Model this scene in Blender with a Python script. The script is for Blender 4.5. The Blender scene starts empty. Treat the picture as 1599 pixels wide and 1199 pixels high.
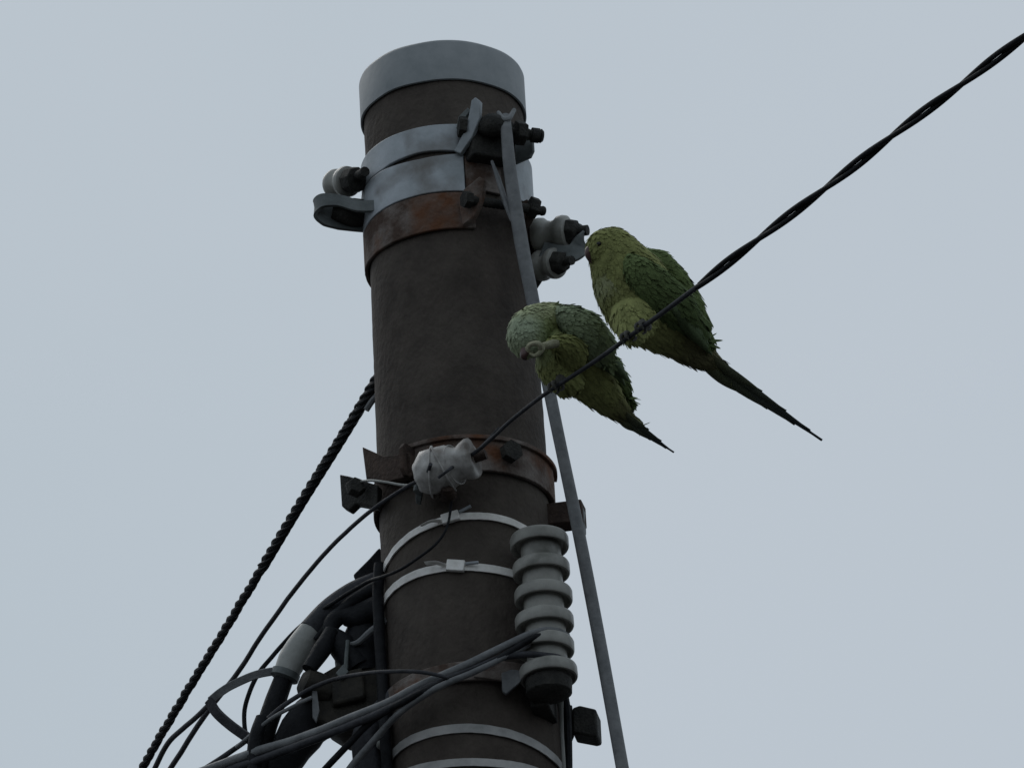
import bpy, bmesh, math, random
import numpy as np
from mathutils import Vector, Matrix, Euler, noise
from mathutils.bvhtree import BVHTree
random.seed(7)
SC = bpy.context.scene
C = SC.collection

# ------------------------------------------------------------------ camera
FPX = 11500.0                                     # focal length in pixels of the 1599 px wide photograph
YAW, PITCH, ROLL = -0.00833823, math.radians(28), -0.05772346
M3 = Matrix.Rotation(YAW, 3, 'Z') @ Matrix.Rotation(math.pi/2 + PITCH, 3, 'X') @ Matrix.Rotation(ROLL, 3, 'Z')
CAM = Vector((0, -8.74, 1.6))
cd = bpy.data.cameras.new('camera'); cam = bpy.data.objects.new('camera', cd); C.objects.link(cam)
cam.matrix_world = Matrix.Translation(CAM) @ M3.to_4x4()
cd.sensor_width = 36; cd.lens = 36*FPX/1599; cd.clip_start = 0.1; cd.clip_end = 3000
SC.camera = cam

# ------------------------------------------------------------------ sky, sun, exposure
SUN_ELEV, SUN_AZ = math.radians(52), math.radians(-35)      # high, behind the pole and a little to the left
world = bpy.data.worlds.new('World'); SC.world = world; world.use_nodes = True
nt = world.node_tree; nt.nodes.clear()
out = nt.nodes.new('ShaderNodeOutputWorld')
sky = nt.nodes.new('ShaderNodeTexSky'); sky.sky_type = 'NISHITA'; sky.sun_disc = False
sky.sun_elevation = SUN_ELEV; sky.sun_rotation = SUN_AZ
sky.air_density = 1.0; sky.dust_density = 4.0; sky.ozone_density = 1.0
bg_sky = nt.nodes.new('ShaderNodeBackground'); bg_sky.inputs[1].default_value = 0.05
nt.links.new(sky.outputs[0], bg_sky.inputs[0])
tc = nt.nodes.new('ShaderNodeTexCoord')
nz = nt.nodes.new('ShaderNodeTexNoise'); nz.inputs['Scale'].default_value = 5.0; nz.inputs['Detail'].default_value = 4
nt.links.new(tc.outputs['Generated'], nz.inputs['Vector'])
cr = nt.nodes.new('ShaderNodeValToRGB')
cr.color_ramp.elements[0].position = 0.3; cr.color_ramp.elements[0].color = (0.468, 0.548, 0.608, 1)
cr.color_ramp.elements[1].position = 0.7; cr.color_ramp.elements[1].color = (0.532, 0.597, 0.660, 1)
nt.links.new(nz.outputs['Fac'], cr.inputs[0])
bg_cloud = nt.nodes.new('ShaderNodeBackground'); bg_cloud.inputs[1].default_value = 1.0
nt.links.new(cr.outputs[0], bg_cloud.inputs[0])
mx = nt.nodes.new('ShaderNodeMixShader'); mx.inputs[0].default_value = 0.88          # closed cloud cover over the clear sky
nt.links.new(bg_sky.outputs[0], mx.inputs[1]); nt.links.new(bg_cloud.outputs[0], mx.inputs[2])
nt.links.new(mx.outputs[0], out.inputs[0])

sl = bpy.data.lights.new('sun', 'SUN'); sl.energy = 0.6; sl.angle = math.radians(30); sl.color = (1.0, 0.97, 0.93)
so = bpy.data.objects.new('sun', sl); C.objects.link(so)
sdir = Vector((math.sin(SUN_AZ)*math.cos(SUN_ELEV), math.cos(SUN_AZ)*math.cos(SUN_ELEV), math.sin(SUN_ELEV)))
so.rotation_euler = sdir.to_track_quat('Z', 'Y').to_euler(); so.location = (0, 0, 20)

SC.view_settings.view_transform = 'Standard'; SC.view_settings.look = 'None'
SC.view_settings.exposure = 0.0; SC.view_settings.gamma = 1.0; SC.view_settings.use_curve_mapping = False
SC.render.engine = 'CYCLES'

# ------------------------------------------------------------------ placing: sight lines met with real planes and the pole
RX, UP, BK = M3 @ Vector((1, 0, 0)), M3 @ Vector((0, 1, 0)), M3 @ Vector((0, 0, 1))
Z = Vector((0, 0, 1))
PXM = 1/1165.0                                    # metres for one photograph pixel at the pole
def ray(px, py): return M3 @ Vector(((px-799.5)/FPX, -(py-599.5)/FPX, -1))
def P(px, py, y):
    d = ray(px, py); return CAM + d*((y-CAM.y)/d.y)
def PZ(px, py, z):
    d = ray(px, py); return CAM + d*((z-CAM.z)/d.z)
def S(px, py, r):                                 # the near side of a cylinder of radius r about the pole's axis
    d = ray(px, py); a = d.x**2+d.y**2; b = 2*(CAM.x*d.x+CAM.y*d.y); c = CAM.x**2+CAM.y**2-r*r
    q = b*b-4*a*c
    t = (-b-math.sqrt(q))/(2*a) if q > 0 else -b/(2*a)
    p = CAM + d*t
    h = math.hypot(p.x, p.y); return Vector((p.x/h*r, p.y/h*r, p.z))
def theta(p): return math.atan2(p.x, -p.y)
def cyl(th, r, z): return Vector((r*math.sin(th), -r*math.cos(th), z))
def R_at(z): return 0.1085 + (6.75-z)*0.0073      # pole radius at height z

# ------------------------------------------------------------------ mesh helpers
def smooth_curve(pts, n=8):
    if len(pts) < 3: 
        return [pts[0].lerp(pts[-1], i/n) for i in range(n+1)]
    q = [pts[0]*2-pts[1]] + list(pts) + [pts[-1]*2-pts[-2]]
    o = []
    for i in range(1, len(q)-2):
        a, b, c, d = q[i-1:i+3]
        for k in range(n):
            t = k/n
            o.append(0.5*((2*b)+(c-a)*t+(2*a-5*b+4*c-d)*t*t+(3*b-a-3*c+d)*t**3))
    o.append(pts[-1]); return o
def resample(vals, n):                            # linear interpolation of a list of numbers
    return [float(v) for v in np.interp(np.linspace(0, 1, n), np.linspace(0, 1, len(vals)), vals)]
def frames(pts):
    out = []; prev = None
    for i, p in enumerate(pts):
        t = (pts[min(i+1, len(pts)-1)]-pts[max(i-1, 0)]).normalized()
        if prev is None:
            u = t.cross(Z); u = u if u.length > 1e-3 else t.cross(Vector((1, 0, 0)))
        else: u = prev - t*prev.dot(t)
        u.normalize(); prev = u
        out.append((t, u, t.cross(u)))
    return out
class MB:
    def __init__(self): self.v = []; self.f = []
    def add(self, vs, fs):
        o = len(self.v); self.v += [tuple(v) for v in vs]; self.f += [tuple(i+o for i in f) for f in fs]; return self
    def tube(self, pts, r, seg=10, flat=1.0, n=0, jitter=0.0):
        if n: pts = smooth_curve(pts, n)
        r = resample(r, len(pts)) if isinstance(r, (list, tuple)) else [r]*len(pts)
        vs, fs = [], []
        for p, (t, u, w), ri in zip(pts, frames(pts), r):
            k = 1+random.uniform(-jitter, jitter)
            for j in range(seg):
                a = 2*math.pi*j/seg; vs.append(p + u*(math.cos(a)*ri*k) + w*(math.sin(a)*ri*flat*k))
        m = len(pts)
        for i in range(m-1):
            for j in range(seg):
                fs.append((i*seg+j, i*seg+(j+1) % seg, (i+1)*seg+(j+1) % seg, (i+1)*seg+j))
        fs.append(tuple(range(seg))[::-1]); fs.append(tuple((m-1)*seg+j for j in range(seg)))
        return self.add(vs, fs)
    def twist(self, pts, r_strand, r_off, n_strand, pitch, seg=8, phase=0):
        L = [0]
        for a, b in zip(pts, pts[1:]): L.append(L[-1]+(b-a).length)
        fr = frames(pts)
        for s in range(n_strand):
            q = []
            for p, (t, u, w), l in zip(pts, fr, L):
                a = 2*math.pi*(l/pitch + s/n_strand)+phase
                q.append(p + (u*math.cos(a)+w*math.sin(a))*r_off)
            self.tube(q, r_strand, seg)
        return self
    def box(self, c, a, b, d):                    # half extents as vectors
        vs = [c+a*i+b*j+d*k for i in (-1, 1) for j in (-1, 1) for k in (-1, 1)]
        return self.add(vs, [(0, 1, 3, 2), (4, 6, 7, 5), (0, 4, 5, 1), (2, 3, 7, 6), (0, 2, 6, 4), (1, 5, 7, 3)])
    def lathe(self, o, ax, prof, seg=24):         # prof: (radius, height along the axis)
        ax = ax.normalized(); u = ax.orthogonal().normalized(); w = ax.cross(u)
        vs, fs = [], []
        for r, h in prof:
            for j in range(seg):
                a = 2*math.pi*j/seg; vs.append(o + ax*h + u*(r*math.cos(a)) + w*(r*math.sin(a)))
        for i in range(len(prof)-1):
            for j in range(seg):
                fs.append((i*seg+j, i*seg+(j+1) % seg, (i+1)*seg+(j+1) % seg, (i+1)*seg+j))
        fs.append(tuple(range(seg))[::-1]); fs.append(tuple((len(prof)-1)*seg+j for j in range(seg)))
        return self.add(vs, fs)
    def band(self, t0, t1, zlo, zhi, r, th, n=40, rough=0.0):   # a strip of sheet metal bent round the pole; zlo/zhi may be functions of theta
        vs, fs = [], []
        fl = zlo if callable(zlo) else (lambda a: zlo)
        fh = zhi if callable(zhi) else (lambda a: zhi)
        for i in range(n+1):
            a = t0+(t1-t0)*i/n; dr = random.uniform(-rough, rough)+0.0008*noise.noise(Vector((a*3, r*50, 1)))
            vs += [cyl(a, r+dr, fl(a)), cyl(a, r+th+dr, fl(a)), cyl(a, r+th+dr, fh(a)), cyl(a, r+dr, fh(a))]
        for i in range(n):
            for j in range(4):
                fs.append((i*4+j, i*4+(j+1) % 4, i*4+4+(j+1) % 4, i*4+4+j))
        fs.append((3, 2, 1, 0)); fs.append((n*4, n*4+1, n*4+2, n*4+3))
        return self.add(vs, fs)
    def prism(self, pts, d):                      # polygon pushed along d
        n = len(pts); vs = list(pts)+[p+d for p in pts]
        fs = [tuple(range(n))[::-1], tuple(range(n, 2*n))]+[(i, (i+1) % n, n+(i+1) % n, n+i) for i in range(n)]
        return self.add(vs, fs)
    def build(self, name, m, parent=None, bevel=0, angle=40):
        me = bpy.data.meshes.new(name); me.from_pydata(self.v, [], self.f); me.update()
        bm = bmesh.new(); bm.from_mesh(me); bmesh.ops.recalc_face_normals(bm, faces=bm.faces); bm.to_mesh(me); bm.free()
        me.materials.append(m)
        for p in me.polygons: p.use_smooth = True
        me.set_sharp_from_angle(angle=math.radians(angle))
        o = bpy.data.objects.new(name, me); C.objects.link(o)
        if parent is not None:
            o.parent = parent; o.matrix_parent_inverse = Matrix.Translation(-parent.location)
        if bevel:
            b = o.modifiers.new('bevel', 'BEVEL'); b.width = bevel; b.segments = 2; b.limit_method = 'ANGLE'
        return o
def tag(o, label, cat, group=None):
    o['label'] = label; o['category'] = cat
    if group: o['group'] = group
    return o
def thing(name, label, cat, loc, group=None):
    o = bpy.data.objects.new(name, None); C.objects.link(o); o.location = loc; o.empty_display_size = 0.05
    return tag(o, label, cat, group)

# ------------------------------------------------------------------ materials
def mat(name, c1, c2=None, rough=0.6, metal=0.0, scale=30, bump=0.0, bscale=None, stretch=(1, 1, 1), ramp=(0.35, 0.65), attr=None, c3=None, c3pos=(0.6, 0.7), c3scale=8, spec=0.4, rvar=0.15):
    m = bpy.data.materials.new(name); m.use_nodes = True; n = m.node_tree; b = n.nodes['Principled BSDF']
    b.inputs['Roughness'].default_value = rough; b.inputs['Metallic'].default_value = metal
    b.inputs['Specular IOR Level'].default_value = spec
    tc = n.nodes.new('ShaderNodeTexCoord'); mp = n.nodes.new('ShaderNodeMapping'); mp.inputs['Scale'].default_value = stretch
    n.links.new(tc.outputs['Object'], mp.inputs[0])
    nz = n.nodes.new('ShaderNodeTexNoise'); nz.inputs['Scale'].default_value = scale; nz.inputs['Detail'].default_value = 7; nz.inputs['Roughness'].default_value = 0.65
    n.links.new(mp.outputs[0], nz.inputs['Vector'])
    if attr:
        at = n.nodes.new('ShaderNodeVertexColor'); at.layer_name = attr
        mr = n.nodes.new('ShaderNodeMapRange'); mr.inputs[1].default_value = 0.3; mr.inputs[2].default_value = 0.7; mr.inputs[3].default_value = 0.72; mr.inputs[4].default_value = 1.2
        n.links.new(nz.outputs['Fac'], mr.inputs[0])
        mul = n.nodes.new('ShaderNodeVectorMath'); mul.operation = 'SCALE'
        n.links.new(at.outputs['Color'], mul.inputs[0]); n.links.new(mr.outputs[0], mul.inputs['Scale'])
        col = mul.outputs[0]
    else:
        rp = n.nodes.new('ShaderNodeValToRGB')
        rp.color_ramp.elements[0].position = ramp[0]; rp.color_ramp.elements[0].color = (*c1, 1)
        rp.color_ramp.elements[1].position = ramp[1]; rp.color_ramp.elements[1].color = (*(c2 or c1), 1)
        n.links.new(nz.outputs['Fac'], rp.inputs[0]); col = rp.outputs[0]
        if c3:
            n3 = n.nodes.new('ShaderNodeTexNoise'); n3.inputs['Scale'].default_value = c3scale; n3.inputs['Detail'].default_value = 6
            n.links.new(mp.outputs[0], n3.inputs['Vector'])
            r3 = n.nodes.new('ShaderNodeMapRange'); r3.inputs[1].default_value = c3pos[0]; r3.inputs[2].default_value = c3pos[1]
            n.links.new(n3.outputs['Fac'], r3.inputs[0])
            mxc = n.nodes.new('ShaderNodeMix'); mxc.data_type = 'RGBA'
            n.links.new(r3.outputs[0], mxc.inputs[0]); n.links.new(col, mxc.inputs[6]); mxc.inputs[7].default_value = (*c3, 1)
            col = mxc.outputs[2]
    n.links.new(col, b.inputs['Base Color'])
    rr = n.nodes.new('ShaderNodeMapRange'); rr.inputs[3].default_value = max(0.05, rough-rvar); rr.inputs[4].default_value = min(1, rough+rvar)
    n.links.new(nz.outputs['Fac'], rr.inputs[0]); n.links.new(rr.outputs[0], b.inputs['Roughness'])
    if bump:
        nb = n.nodes.new('ShaderNodeTexNoise'); nb.inputs['Scale'].default_value = bscale or scale*4; nb.inputs['Detail'].default_value = 6
        n.links.new(mp.outputs[0], nb.inputs['Vector'])
        bp = n.nodes.new('ShaderNodeBump'); bp.inputs['Strength'].default_value = bump; bp.inputs['Distance'].default_value = 0.004
        n.links.new(nb.outputs['Fac'], bp.inputs['Height']); n.links.new(bp.outputs[0], b.inputs['Normal'])
    return m
M = {}
M['pole'] = mat('weathered_pole', (0.043, 0.035, 0.030), (0.075, 0.062, 0.053), 0.88, scale=24, bump=0.7, bscale=130, stretch=(1, 1, 0.75), c3=(0.094, 0.080, 0.068), c3pos=(0.50, 0.76), c3scale=8, spec=0.2)
M['cap'] = mat('dull_zinc_cap', (0.17, 0.19, 0.20), (0.26, 0.275, 0.285), 0.55, 0.15, scale=14, bump=0.15, bscale=60, spec=0.4)
M['galv'] = mat('galvanised_steel', (0.24, 0.265, 0.28), (0.38, 0.41, 0.44), 0.5, 0.2, scale=16, bump=0.2, bscale=90, c3=(0.125, 0.115, 0.105), c3pos=(0.51, 0.70), c3scale=13)
M['galvdark'] = mat('dirty_galvanised_steel', (0.07, 0.08, 0.08), (0.15, 0.165, 0.165), 0.6, 0.2, scale=25, bump=0.25, bscale=120)
M['rust'] = mat('rusted_steel', (0.065, 0.042, 0.032), (0.19, 0.165, 0.15), 0.85, 0.0, scale=18, bump=0.6, bscale=160, ramp=(0.40, 0.62), c3=(0.115, 0.050, 0.026), c3pos=(0.52, 0.66), c3scale=13, spec=0.2)
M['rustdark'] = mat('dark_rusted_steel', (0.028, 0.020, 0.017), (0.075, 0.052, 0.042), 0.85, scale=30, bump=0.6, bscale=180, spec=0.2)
M['bolt'] = mat('grimy_bolt', (0.010, 0.010, 0.009), (0.036, 0.034, 0.030), 0.75, 0.0, scale=60, bump=0.6, bscale=300, spec=0.3)
M['porc'] = mat('grey_porcelain', (0.185, 0.183, 0.165), (0.30, 0.295, 0.27), 0.4, scale=25, bump=0.15, c3=(0.085, 0.085, 0.07), c3pos=(0.58, 0.72), c3scale=18, spec=0.5)
M['porcw'] = mat('stained_white_porcelain', (0.24, 0.225, 0.21), (0.55, 0.535, 0.515), 0.5, scale=38, bump=0.25, bscale=70, c3=(0.10, 0.08, 0.065), c3pos=(0.48, 0.66), c3scale=22, spec=0.5)
M['strap'] = mat('stainless_strap', (0.66, 0.635, 0.60), (0.88, 0.86, 0.83), 0.4, 0.0, scale=50, bump=0.1)
M['straptarn'] = mat('tarnished_strap', (0.20, 0.20, 0.195), (0.42, 0.41, 0.40), 0.5, 0.1, scale=18, bump=0.1)
M['black'] = mat('black_sheath', (0.006, 0.0065, 0.008), (0.018, 0.019, 0.022), 0.65, scale=50, bump=0.3, bscale=200, spec=0.15)
M['dgrey'] = mat('dark_grey_sheath', (0.022, 0.023, 0.027), (0.055, 0.056, 0.064), 0.65, scale=40, bump=0.3, bscale=200, spec=0.2)
M['grey'] = mat('grey_sheath', (0.11, 0.115, 0.12), (0.19, 0.195, 0.20), 0.6, scale=40, bump=0.3, bscale=150, spec=0.3)
M['lgrey'] = mat('pale_grey_sleeve', (0.22, 0.225, 0.21), (0.32, 0.325, 0.31), 0.55, scale=30, bump=0.2, bscale=120)
M['brownbox'] = mat('grimy_brown_casing', (0.012, 0.011, 0.009), (0.046, 0.040, 0.032), 0.75, scale=34, bump=0.5, bscale=120, spec=0.3)
M['feather'] = mat('plumage', (1, 1, 1), rough=0.8, scale=90, attr='Col', spec=0.15, bump=0.3, bscale=500)
M['beak'] = mat('dark_beak', (0.05, 0.03, 0.028), (0.10, 0.05, 0.045), 0.4, scale=80)
M['foot'] = mat('scaly_foot', (0.22, 0.215, 0.13), (0.32, 0.31, 0.21), 0.7, scale=120, bump=0.5, bscale=500)
M['footdark'] = mat('dark_scaly_foot', (0.05, 0.05, 0.045), (0.09, 0.085, 0.075), 0.7, scale=120, bump=0.5, bscale=500)
M['eye'] = mat('dark_eye', (0.006, 0.005, 0.005), rough=0.15)
M['ground'] = mat('asphalt', (0.035, 0.035, 0.036), (0.06, 0.06, 0.06), 0.9, scale=3, bump=0.4, bscale=80)

# ------------------------------------------------------------------ ground
g = MB(); g.add([(-400, -400, 0), (400, -400, 0), (400, 400, 0), (-400, 400, 0)], [(0, 1, 2, 3)])
go = g.build('ground', M['ground']); go['kind'] = 'structure'

# ------------------------------------------------------------------ the pole
pole = thing('utility_pole', 'tall dark brown round utility pole with a grey metal cap', 'pole', (0, 0, 0))
z_capbot = S(690, 126, 0.111).z; z_captop = S(690, 61, 0.112).z
prof = [(R_at(z), z) for z in [-0.4, 2, 4, 5]+list(np.linspace(5.4, z_captop-0.004, 110))]
sh = MB().lathe(Vector((0, 0, 0)), Z, prof, 128)
def uneven(v, amp, f):
    v = Vector(v); k = 1+amp*noise.noise(Vector((v.x*f, v.y*f, v.z*f*0.4)))+amp*0.5*noise.noise(v*f*4)
    return (v.x*k, v.y*k, v.z)
sh.v = [uneven(v, 0.012, 12) for v in sh.v]
sh.build('shaft', M['pole'], pole)
rc = 0.1138
cp_ = MB().lathe(Vector((0, 0, 0)), Z, [(rc-0.006, z_capbot+0.004), (rc-0.002, z_capbot), (rc, z_capbot+0.001), (rc-0.0005, z_captop-0.006), (rc-0.002, z_captop-0.002), (rc-0.006, z_captop), (0.07, z_captop+0.007), (0.001, z_captop+0.010)], 128)
cp_.v = [(a*(1+0.007*noise.noise(Vector((a, b, c))*14)), b*(1+0.007*noise.noise(Vector((a, b, c))*14)), c+0.0015*noise.noise(Vector((a, b, 3))*18)) for a, b, c in cp_.v]
cp_.build('cap', M['cap'], pole, angle=50)

def hexbolt(mb, a, b, r=0.008, head=0.014, hl=0.010, seg=12):
    ax = (b-a); L = ax.length; ax.normalize()
    mb.lathe(a, ax, [(head, 0), (head, hl)], 6)
    pr = [(r, hl)]
    n = max(4, int((L-hl)/0.003))
    for i in range(n):
        pr.append((r*(1.0 if i % 2 else 0.86), hl+(L-hl)*(i+1)/n))
    mb.lathe(a, ax, pr, seg)
    return mb

# ------------------------------------------------------------------ wide galvanised clamp just below the cap
zt = S(665, 197, 0.116).z; zb = S(690, 300, 0.116).z; zs = S(655, 244, 0.116).z
cl = thing('pole_clamp', 'wide pale galvanised clamp band bolted round the pole just below its cap', 'clamp', (0, -0.11, zb))
tE = theta(S(722, 215, 0.116)); tE2 = theta(S(792, 240, 0.116))
RB = R_at(zs)+0.0018
def slit(lo):                                      # the two half bands part to a lens-shaped gap left of the middle
    def f(a):
        k = max(0.0, 1-abs(a+0.30)/0.50)
        return zs + (0.0045 if lo else -0.0045)*k**0.6 + (0.0008 if lo else -0.0008)
    return f
MB().band(-2.9, tE, slit(True), zt, RB, 0.005, 60).build('upper_band', M['galv'], cl, 0.0012)
MB().band(-2.9, tE, zb, slit(False), RB, 0.006, 60).build('lower_band', M['galv'], cl, 0.0012)
MB().band(tE2, 3.3, zb+0.012, zt-0.012, RB, 0.005, 30).build('rear_band', M['galv'], cl, 0.0012)
def ear(name, th, zl, zh, r0, r1, parent, m, tth=0.004, rise=0.0, hole=False):
    t = Vector((math.cos(th), math.sin(th), 0)); rd = cyl(th, 1, 0)
    pts = [cyl(th, r0, zl), cyl(th, (r0+r1)/2, zl+rise*0.4), cyl(th, r1-0.006, zl+rise), cyl(th, r1, zl+rise+0.008), cyl(th, r1, zh-0.010), cyl(th, r1-0.008, zh), cyl(th, r0, zh)]
    return MB().prism([p-t*tth/2 for p in pts], t*tth).build(name, m, parent, 0.0008)
MB().prism([P(709, 236, -0.122), P(724, 206, -0.134), P(732, 180, -0.146), P(736, 157, -0.156), P(742, 152, -0.158), P(750, 158, -0.158), P(749, 184, -0.150), P(737, 214, -0.138), P(719, 240, -0.124)], Vector((0.003, 0.007, 0))).build('flange', M['galv'], cl, 0.001)
MB().prism([P(712, 200, -0.119), P(716, 182, -0.126), P(730, 168, -0.140), P(735, 172, -0.142), P(722, 190, -0.128), P(719, 206, -0.121)], Vector((0.002, 0.006, 0))).build('flange', M['galvdark'], cl, 0.001)
ear('flange', tE2-0.12, zs-0.004, zt-0.006, RB-0.01, RB+0.030, cl, M['galvdark'], 0.005)
ear('flange', tE2+0.12, zs+0.002, zt+0.004, RB-0.01, RB+0.038, cl, M['galvdark'], 0.005)
hexbolt(MB(), P(716, 198, -0.132), P(838, 212, -0.112), 0.0085, 0.015).build('bolt', M['bolt'], cl)
MB().lathe(P(804, 207, -0.124), P(838, 212, -0.112)-P(804, 207, -0.124), [(0.017, 0), (0.018, 0.004), (0.017, 0.014), (0.011, 0.016)], 6).build('nut', M['bolt'], cl, 0.001)
MB().lathe(P(830, 211, -0.114), P(838, 212, -0.112)-P(830, 211, -0.114), [(0.0105, 0), (0.0105, 0.010), (0.0085, 0.0115), (0.010, 0.013), (0.0085, 0.0145), (0.0075, 0.016)], 12).build('thread', M['bolt'], cl)
MB().band(tE+0.012, theta(S(781, 260, 0.116)), zb+0.004, lambda a: slit(False)(a)-0.004, RB, 0.0055, 16, 0.0004).build('band_end', M['rust'], cl, 0.001)
# dark clevis block between the flanges that the guy wire hangs from
cb = P(776, 215, -0.118)
MB().tube([P(752, 200, -0.128), P(770, 196, -0.140), P(790, 200, -0.140)], [0.012, 0.017, 0.013], 12, n=6, jitter=0.05).build('clevis', M['bolt'], cl)
MB().box(P(765, 222, -0.112), Vector((0.029, 0.012, 0)), Vector((-0.006, 0.012, 0)), Z*0.030).build('clevis_block', M['bolt'], cl, 0.003)

# ------------------------------------------------------------------ rust-streaked band under it
zr0 = S(722, 356, 0.117).z; zr1 = zb-0.0015
rb = thing('rusty_band', 'rust-stained flat steel band directly beneath the wide galvanised clamp', 'clamp', (0, -0.11, zr0))
RR = R_at(zr0)+0.0018
tR = theta(S(742, 330, 0.118))
MB().band(-2.9, tR, lambda a: zr0+0.0015*math.sin(a*3), zr1, RR, 0.005, 60, 0.0003).build('band', M['rust'], rb, 0.0012)
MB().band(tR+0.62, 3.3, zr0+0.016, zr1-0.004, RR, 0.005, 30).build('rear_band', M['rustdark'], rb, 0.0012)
MB().prism([P(716, 312, -0.122), P(724, 296, -0.130), P(748, 276, -0.146), P(756, 280, -0.148), P(752, 312, -0.142), P(740, 338, -0.130), P(722, 352, -0.122)], Vector((0.004, 0.008, 0))).build('flange', M['rust'], rb, 0.001)
ear('flange', tR+0.62, zr0+0.010, zr1+0.002, RR, RR+0.030, rb, M['rustdark'], 0.005, rise=0.010)
hexbolt(MB(), P(724, 311, -0.144), P(850, 330, -0.085), 0.007, 0.012).build('bolt', M['bolt'], rb)
MB().lathe(P(826, 322, -0.095), P(850, 330, -0.085)-P(826, 322, -0.095), [(0.015, 0), (0.015, 0.012), (0.009, 0.013)], 6).build('nut', M['bolt'], rb, 0.001)

# ------------------------------------------------------------------ spools in U straps on both sides of the clamps
def spool(mb, c, ax, r, L):
    ax = ax.normalized()
    pr = [(r*0.80, -L/2), (r*0.95, -L/2+L*0.04), (r, -L*0.36), (r*0.97, -L*0.22), (r*0.80, -L*0.12), (r*0.74, 0), (r*0.80, L*0.12), (r*0.97, L*0.22), (r, L*0.36), (r*0.95, L/2-L*0.04), (r*0.80, L/2)]
    return mb.lathe(c, ax, pr, 28)
# left: one spool sits in the bend of a strap that loops out from the pole
lb = thing('side_spool', 'small grey spool held in a looped steel strap on the birdless side of the pole', 'insulator', P(560, 340, 0.0))
y0 = -0.01
loop = [P(592, 345, y0+0.0), P(560, 341, y0), P(530, 336, y0-0.004), P(507, 332, y0-0.012), P(494, 325, y0-0.020), P(503, 314, y0-0.030), P(530, 314, y0-0.036), P(560, 322, y0-0.042), P(590, 322, y0-0.050)]
def strapstrip(pts, half, th, n=8, axis=Z):        # flat bar following a curve, its width along axis
    q = smooth_curve(pts, n); mb = MB(); vs = []; fs = []
    hs = resample(half, len(q)) if isinstance(half, (list, tuple)) else [half]*len(q)
    for p, (t, u, w), half in zip(q, frames(q), hs):
        a = (axis - t*axis.dot(t)).normalized(); b = t.cross(a)
        vs += [p-a*half-b*th, p+a*half-b*th, p+a*half+b*th, p-a*half+b*th]
    m = len(q)
    for i in range(m-1):
        for j in range(4): fs.append((i*4+j, i*4+(j+1) % 4, i*4+4+(j+1) % 4, i*4+4+j))
    fs += [(3, 2, 1, 0), (m*4-4, m*4-3, m*4-2, m*4-1)]
    return mb.add(vs, fs)
strapstrip(loop, [0.018, 0.020, 0.022, 0.020, 0.012, 0.010, 0.008, 0.008, 0.008], 0.003).build('loop_strap', M['galvdark'], lb, 0.001)
MB().tube([P(590, 336, y0+0.01), P(550, 332, y0-0.010), P(520, 326, y0-0.014)], [0.020, 0.020, 0.014], 16, n=6).build('loop_filling', M['bolt'], lb)
ax = (P(566, 278, -0.060)-P(522, 290, 0.0))
spool(MB(), P(534, 286, -0.012), ax, 0.0215, 0.040).build('spool', M['porc'], lb)
MB().lathe(P(547, 283, -0.030), ax, [(0.018, 0), (0.019, 0.006), (0.017, 0.020), (0.010, 0.022)], 8).build('nut', M['bolt'], lb, 0.001)
MB().tube([P(552, 280, -0.035), P(570, 268, -0.075)], 0.007, 10).build('bolt', M['bolt'], lb)
# right: two spools one above the other on an upright plate
def right_spool(c, end, r, L, label, plate):
    t = thing('side_spool', label, 'insulator', c, 'spools on the right side plate')
    a = end-c
    spool(MB(), c, a, r, L).build('spool', M['porc'], t)
    n_ = a.normalized()
    MB().lathe(c+n_*(L*0.5-0.004), a, [(r*0.74, 0), (r*0.78, 0.005), (r*0.66, 0.016), (r*0.35, 0.018)], 7).build('nut', M['bolt'], t, 0.0012)
    MB().tube([c+n_*(L*0.45), c+n_*(L*0.45+0.030)], r*0.30, 10).build('bolt', M['bolt'], t)
    return t
pl = thing('spool_plate', 'narrow upright grey steel plate on the pole carrying two spools beside the guy wire', 'bracket', P(842, 400, -0.03))
MB().prism([P(832, 348, -0.03), P(848, 346, -0.03), P(852, 400, -0.03), P(851, 434, -0.03), P(838, 428, -0.03)], Vector((-0.012, 0.035, 0))).build('plate', M['galvdark'], pl, 0.0015)
t1 = right_spool(P(862, 366, -0.040), P(905, 361, -0.055), 0.0245, 0.050, 'upper grey spool with a dark bolt, on the upright plate beside the perched parakeet', pl)
strapstrip([P(846, 392, -0.045), P(872, 397, -0.052), P(893, 396, -0.056), P(906, 385, -0.056), P(907, 370, -0.052), P(898, 362, -0.046)], 0.013, 0.0025).build('loop_strap', M['galvdark'], t1, 0.001)
t2 = right_spool(P(856, 413, -0.036), P(885, 408, -0.060), 0.0215, 0.036, 'lower grey spool tucked under the upper one on the upright plate', pl)
t1['group'] = t2['group'] = 'spools on the upright plate'

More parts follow.
